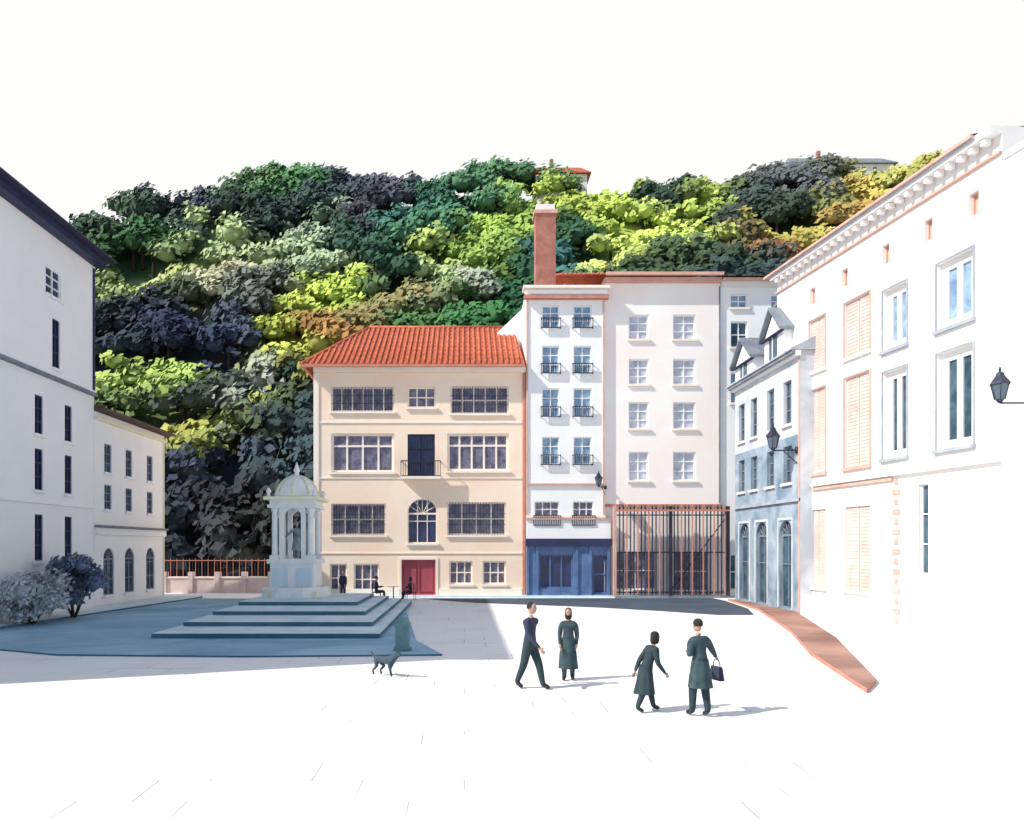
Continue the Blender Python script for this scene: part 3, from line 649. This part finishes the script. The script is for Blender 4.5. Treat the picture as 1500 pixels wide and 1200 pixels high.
    for p in me.polygons:
        c=p.center; best=9;lab=0
        for a,b,na,nb in segs:
            ab=b-a; t=max(0,min(1,(c-a).dot(ab)/max(ab.length_squared,1e-9))); dd=(c-(a+ab*t)).length
            if dd<best:
                best=dd
                if na.startswith(('hip','kn')) or nb.startswith('hip'): lab=1
                elif na.startswith('an'): lab=3
                elif na.startswith(('wr','pa','f','t')) and not nb.startswith('sh'): lab=2
                elif na=='neck': lab=2
                else: lab=0
        p.material_index=lab; p.use_smooth=True
    e=empty(name,(0,0,0)); o=bpy.data.objects.new('body',me); col.objects.link(o); o.parent=e
    H=MB(); hx,hy,hz_=0,ln(.68)+.02,pz+.75
    n=16
    prof=[(.0,-.118),(.042,-.112),(.062,-.085),(.070,-.05),(.076,-.01),(.079,.03),(.074,.07),(.055,.1),(.025,.118),(0.002,.122)]
    H.lathe(hx,hy,[(r+.0005,hz_+z) for r,z in prof],n,skin,True,sx=.95,sy=1.2)
    H.hexa([(-.014,hy+.118,hz_-.03),(.014,hy+.118,hz_-.03),(.014,hy+.08,hz_-.03),(-.014,hy+.08,hz_-.03),(-.005,hy+.092,hz_+.02),(.005,hy+.092,hz_+.02),(.005,hy+.08,hz_+.02),(-.005,hy+.08,hz_+.02)],skin)
    H.box((-.022,hy+.084,hz_-.062),(.022,hy+.094,hz_-.052),lipm)
    for q in (-1,1):
        H.lathe(q*.03,hy+.087,[(.001,hz_-.006),(.010,hz_+.004),(.001,hz_+.014)],8,eyew); H.lathe(q*.03,hy+.094,[(.001,hz_-.001),(.005,hz_+.004),(.001,hz_+.009)],8,hairm)
        H.box((q*.03-.014,hy+.088,hz_+.02),(q*.03+.014,hy+.097,hz_+.025),hairm)
        H.lathe(q*.076,hy,[(.004,hz_-.03),(.014,hz_-.01),(.016,hz_+.015),(.004,hz_+.028)],8,skin,sx=.6)
    H.make('head',e); o2=MB()
    hp=[(.083,-.005),(.088,.035),(.082,.078),(.062,.112),(.03,.13),(.002,.134)] if hair=='short' else [(.075,-.15),(.095,-.08),(.09,0),(.09,.04),(.084,.08),(.064,.114),(.03,.132),(.002,.136)]
    o2.lathe(hx,hy-.022,[(r,hz_+z) for r,z in hp],n,hairm,True,sx=.98,sy=1.12)
    o2.make('hair',e)
    if skirt:
        K_=MB(); zt_,zb_,rb=skirt; nn=28
        pr=[(.16,zt_),(.185,pz-.02),(.205,pz-.2),(rb,zb_)]
        k=K_.m(top if zb_<.7 and bot!=teal2 else bot)
        for r,z in pr:
            for j in range(nn):
                a=2*math.pi*j/nn; f=1+.07*math.sin(a*7+z*2)*(1 if z<pz-.1 else .2); K_.v.append((r*f*math.cos(a),ln(z-pz)*.2+r*f*.85*math.sin(a),z))
        for p_ in range(len(pr)-1):
            for j in range(nn): K_.f.append((p_*nn+j,p_*nn+(j+1)%nn,(p_+1)*nn+(j+1)%nn,(p_+1)*nn+j)); K_.mi.append(k); K_.sm.append(True)
        K_.make('coat_skirt',e)
    if bag:
        w=Vector(J['paR']); B=MB(); 
        B.hexa([(w.x-.05,w.y-.17,w.z-.42),(w.x+.05,w.y-.17,w.z-.42),(w.x+.05,w.y+.17,w.z-.42),(w.x-.05,w.y+.17,w.z-.42),(w.x-.03,w.y-.13,w.z-.16),(w.x+.03,w.y-.13,w.z-.16),(w.x+.03,w.y+.13,w.z-.16),(w.x-.03,w.y+.13,w.z-.16)],navycloth)
        for k in range(6):
            t0=math.pi*k/6;t1=math.pi*(k+1)/6; B.tube((w.x,w.y-.1*math.cos(t0),w.z-.16+.15*math.sin(t0)),(w.x,w.y-.1*math.cos(t1),w.z-.16+.15*math.sin(t1)),.01,.01,shoe,6)
        B.make('handbag',e)
    s=height/1.82; e.scale=(s,s,s); e.rotation_euler=(0,0,yaw); e.location=(loc[0],loc[1],z0)
    return e
person('walking_man',(1.38,15.8),1.82,math.radians(235),'walk',navycloth,darkteal,hair='short',lean=.05)
person('standing_woman',(2.33,16.8),1.62,math.radians(170),'stand',teal2,teal2,skirt=(1.06,.3,.24),hair='long')
person('walking_woman',(3.28,13.6),1.45,math.radians(285),'walk',darkteal,darkteal,skirt=(1.06,.42,.27),hair='long',lean=.35)
person('woman_with_handbag',(4.15,13.2),1.72,math.radians(20),'reach',teal2,darkteal,skirt=(1.06,.55,.23),hair='short',bag=True,lean=.1)
person('standing_man',(-6.85,42.4),1.62,math.radians(200),'stand',navycloth,navycloth)
person('seated_man',(-4.9,41.9),1.75,math.radians(-80),'sit',navycloth,darkteal)
person('seated_woman',(-3.0,41.9),1.68,math.radians(80),'sit',darkteal,navycloth,hair='long')
def chair(x,y,yaw):
    e=empty('cafe_chair',(x,y,0)); P=MB(); P.box((-.22,-.2,.40),(.22,.24,.435),iron)
    for a in(-.2,.2):
        P.tube((a,.22,.40),(a*1.1,.24,0),.015,.015,iron); P.tube((a,-.2,.9),(a*1.1,-.26,0),.015,.015,iron)
    for z in (.6,.72,.86): P.box((-.2,-.215,z),(.2,-.19,z+.06),iron)
    o=P.make('frame'); o.parent=e; e.rotation_euler=(0,0,yaw)
chair(-4.9,41.9,math.radians(-80)); chair(-3.0,41.9,math.radians(80))
e=empty('cafe_table',(-3.95,41.9,0)); P=MB(); P.lathe(-3.95,41.9,[(.36,.72),(.36,.75)],20,white); P.lathe(-3.95,41.9,[(.2,0),(.18,.03),(.03,.05),(.03,.72)],12,iron); P.make('top_and_pedestal',e)
sc=person('statue',(0,0),1.75,math.radians(180),'reach',bronze,bronze,skirt=(1.06,.4,.25))
sc.parent=fo; sc.location=(0,0,1.75)
for ch_ in sc.children:
    for i in range(len(ch_.data.materials)): ch_.data.materials[i]=bronze
DV=dict(rump=(0,-.24,.42),mid=(0,0,.42),chest=(0,.2,.40),neck=(0,.33,.52),head=(0,.42,.60),muz=(0,.54,.57),t1=(0,-.36,.48),t2=(0,-.48,.62))
DE=[('rump','mid'),('mid','chest'),('chest','neck'),('neck','head'),('head','muz'),('rump','t1'),('t1','t2')]
DR=dict(rump=.095,mid=.095,chest=.125,neck=.07,head=.07,muz=.033,t1=.028,t2=.014)
for s_,q in(('l',-1),('r',1)):
    f=.06*q
    for n,p,r in (('fs',(q*.07,.2,.34),.05),('fe',(q*.075,.18+f,.2),.034),('fw',(q*.075,.2+f,.1),.026),('fp',(q*.075,.24+f,.025),.028),('hh',(q*.07,-.22,.36),.07),('hk',(q*.08,-.14-f,.25),.048),('ho',(q*.08,-.28-f,.14),.027),('hp',(q*.08,-.24-f,.025),.028),('e',(q*.045,.40,.69),.014)):
        DV[n+s_]=p; DR[n+s_]=r
    DE+=[('chest','fs'+s_),('fs'+s_,'fe'+s_),('fe'+s_,'fw'+s_),('fw'+s_,'fp'+s_),('rump','hh'+s_),('hh'+s_,'hk'+s_),('hk'+s_,'ho'+s_),('ho'+s_,'hp'+s_),('head','e'+s_)]
nm=list(DV); me=skin_mesh([DV[n] for n in nm],[(nm.index(a),nm.index(b)) for a,b in DE],[DR[n] for n in nm],0); me.materials.append(furm)
o=bpy.data.objects.new('dog',me); col.objects.link(o); o.location=(-1.83,17.3,0); o.rotation_euler=(0,0,math.radians(235)); o.scale=(.9,.9,.9)
# ---------------------------------------------------------------- light
EL=math.radians(41); AL=math.radians(20)
d=Vector((math.cos(EL)*math.cos(AL),math.cos(EL)*math.sin(AL),-math.sin(EL)))
L=bpy.data.lights.new('sun','SUN'); L.energy=5.0; L.angle=math.radians(.5); L.color=(1,.955,.88)
lo=bpy.data.objects.new('sun',L); lo.rotation_euler=d.to_track_quat('-Z','Y').to_euler(); lo.location=(-20,-10,40); col.objects.link(lo)
w=bpy.data.worlds.new('World'); scene.world=w; w.use_nodes=True; nt=w.node_tree; bg=nt.nodes['Background']
sky=nt.nodes.new('ShaderNodeTexSky'); sky.sky_type='NISHITA'; sky.sun_disc=False; sky.sun_elevation=EL; sky.sun_rotation=math.atan2(-d.x,-d.y)%(2*math.pi)
sc1=nt.nodes.new('ShaderNodeVectorMath'); sc1.operation='SCALE'; sc1.inputs['Scale'].default_value=.135
nt.links.new(sky.outputs['Color'],sc1.inputs[0])
tc=nt.nodes.new('ShaderNodeTexCoord'); dt=nt.nodes.new('ShaderNodeVectorMath'); dt.operation='DOT_PRODUCT'; dt.inputs[1].default_value=(0,.92,.39)
nt.links.new(tc.outputs['Generated'],dt.inputs[0])
mr=nt.nodes.new('ShaderNodeMapRange'); mr.interpolation_type='SMOOTHSTEP'; mr.inputs['From Min'].default_value=.55; mr.inputs['From Max'].default_value=.79
nt.links.new(dt.outputs['Value'],mr.inputs['Value'])
mx=nt.nodes.new('ShaderNodeMix'); mx.data_type='RGBA'; mx.inputs['B'].default_value=(1.0,.995,.985,1)
nt.links.new(mr.outputs['Result'],mx.inputs['Factor']); nt.links.new(sc1.outputs['Vector'],mx.inputs['A']); nt.links.new(mx.outputs['Result'],bg.inputs['Color']); bg.inputs['Strength'].default_value=1.0
# ---------------------------------------------------------------- camera
cam=bpy.data.cameras.new('camera'); cam.sensor_width=36; cam.lens=26.4; cam.shift_x=70/1500; cam.shift_y=200/1500; cam.clip_end=5000
co=bpy.data.objects.new('camera',cam); co.location=(0,0,3); co.rotation_euler=(math.pi/2,0,0); col.objects.link(co); scene.camera=co
scene.view_settings.view_transform='Standard'; scene.view_settings.look='None'; scene.view_settings.exposure=0
